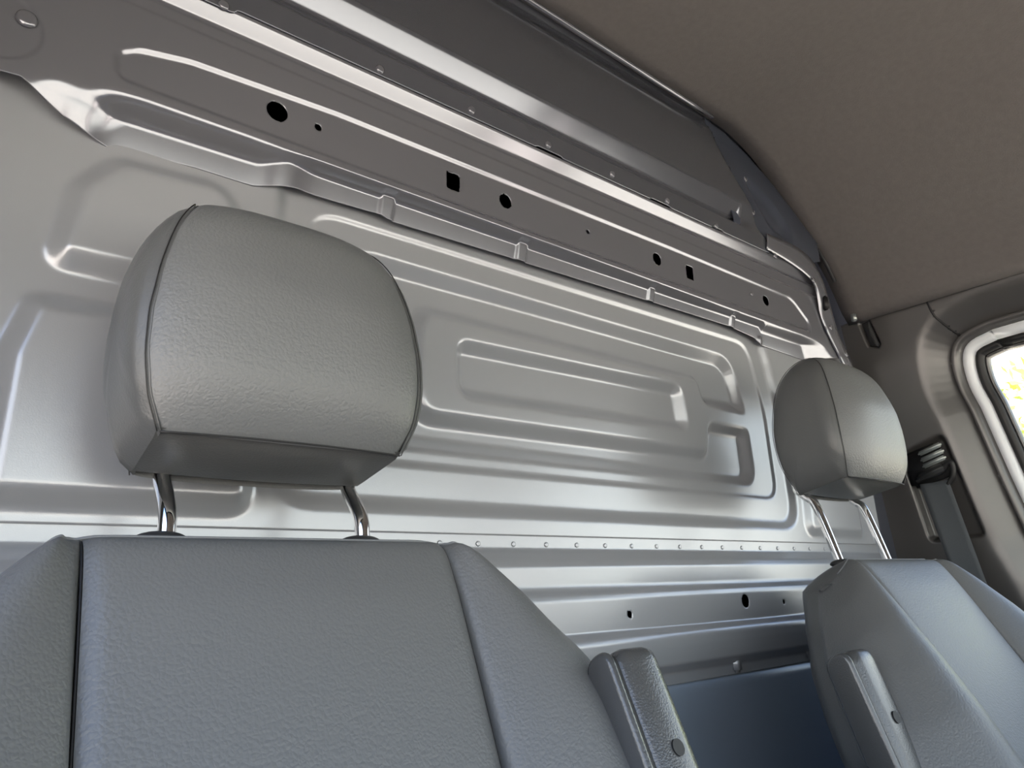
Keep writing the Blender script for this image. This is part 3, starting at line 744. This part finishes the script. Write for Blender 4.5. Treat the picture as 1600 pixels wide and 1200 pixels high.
def pivot(ar, fr, l, a, T=0.046):
    top, dd, ad, xd = fr; bm = bmesh.new(); bmesh.ops.create_cone(bm, cap_ends=True, segments=24, radius1=0.0062, radius2=0.0062, depth=0.004)
    o = bm_obj('pivot_cap', bm, M['black'], ar, smooth=False)
    o.location = top + dd * l + ad * a + xd * 0.006; o.rotation_euler = ad.to_track_quat('Z', 'Y').to_euler()
pivot(arL, frL, 0.082, 0.0335); pivot(arR, frR, 0.074, 0.0335)

# ================================================================== FRONT OF THE CAB (behind the camera)
dash = empty('wall_front'); dash['kind'] = 'structure'
gp = []
for (y, z) in [(-0.72, -0.95), (-0.72, -0.50), (-0.76, -0.38), (-0.85, -0.32), (-1.05, -0.30), (-1.35, -0.30)]:
    gp.append([(x, y, z) for x in np.linspace(BX0, BX1, 9)])
gridm('dashboard', gp, M['dash'], dash)
quad('windscreen_glass', [(BX0 + .05, -1.35, -0.30), (BX1 - .05, -1.35, -0.30), (BX1 - .12, -0.80, 0.44), (BX0 + .12, -0.80, 0.44)], M['glass'], dash)
for s, x in ((1, BX1 - 0.06), (-1, BX0 + 0.06)):
    tube('front_pillar', [(x, -1.38, -0.32), (x - s * .05, -0.80, 0.47)], 0.05, M['trim'], dash, 8)
left = empty('wall_left'); left['kind'] = 'structure'
rbox('door_panel', (BX0 - 0.02, BX0 + 0.03), (-0.72, 0.46), (-0.95, -0.14), M['trim_dark'], left, 0.01)  # unseen; sill raised to keep light off the headrest's left side
rbox('unseen_widened_pillar', (BX0 - 0.02, BX0 + 0.06), (0.47, 0.72), (-0.95, 0.56), M['trim'], left, 0.015)  # unseen; widened to narrow the left opening and its light

# ================================================================== OUTSIDE
g = quad('ground', [(-40, -40, -1.75), (40, -40, -1.75), (40, 40, -1.75), (-40, 40, -1.75)], M['ground']); g['kind'] = 'structure'
def shrub(loc, r, n, label, seed):
    rng = random.Random(seed); t = thing('tree', label, 'tree', loc)
    vs, fs = [], []
    cl = [(Vector((rng.gauss(0, .45), rng.gauss(0, .45), rng.gauss(0, .38))) * r, rng.uniform(.25, .5) * r) for _ in range(26)]
    for i in range(n):
        c_, cr_ = rng.choice(cl); p = c_ + Vector((rng.gauss(0, 1), rng.gauss(0, 1), rng.gauss(0, 1))).normalized() * cr_ * rng.uniform(.6, 1)
        a_ = Vector((rng.gauss(0, 1), rng.gauss(0, 1), rng.gauss(0, 1))).normalized(); b_ = a_.orthogonal().normalized(); s = rng.uniform(.04, .075)
        k_ = len(vs); vs += [p - a_ * s, p + b_ * s * .45, p + a_ * s, p - b_ * s * .45]; fs.append((k_, k_ + 1, k_ + 2, k_ + 3))
    o = mesh_obj('foliage', [v + Vector((0, 0, 2.15)) for v in vs], fs, M['leaf'], t, smooth=False); o['kind'] = 'stuff'
    tube('trunk', [(0, 0, 0), (.05, 0, 1.2), (0, .05, 2.2)], 0.12, M['bark'], t, 10)
shrub((6.2, 0.9, -1.75), 1.35, 3800, 'sunlit yellow-green tree seen through the side window', 3)
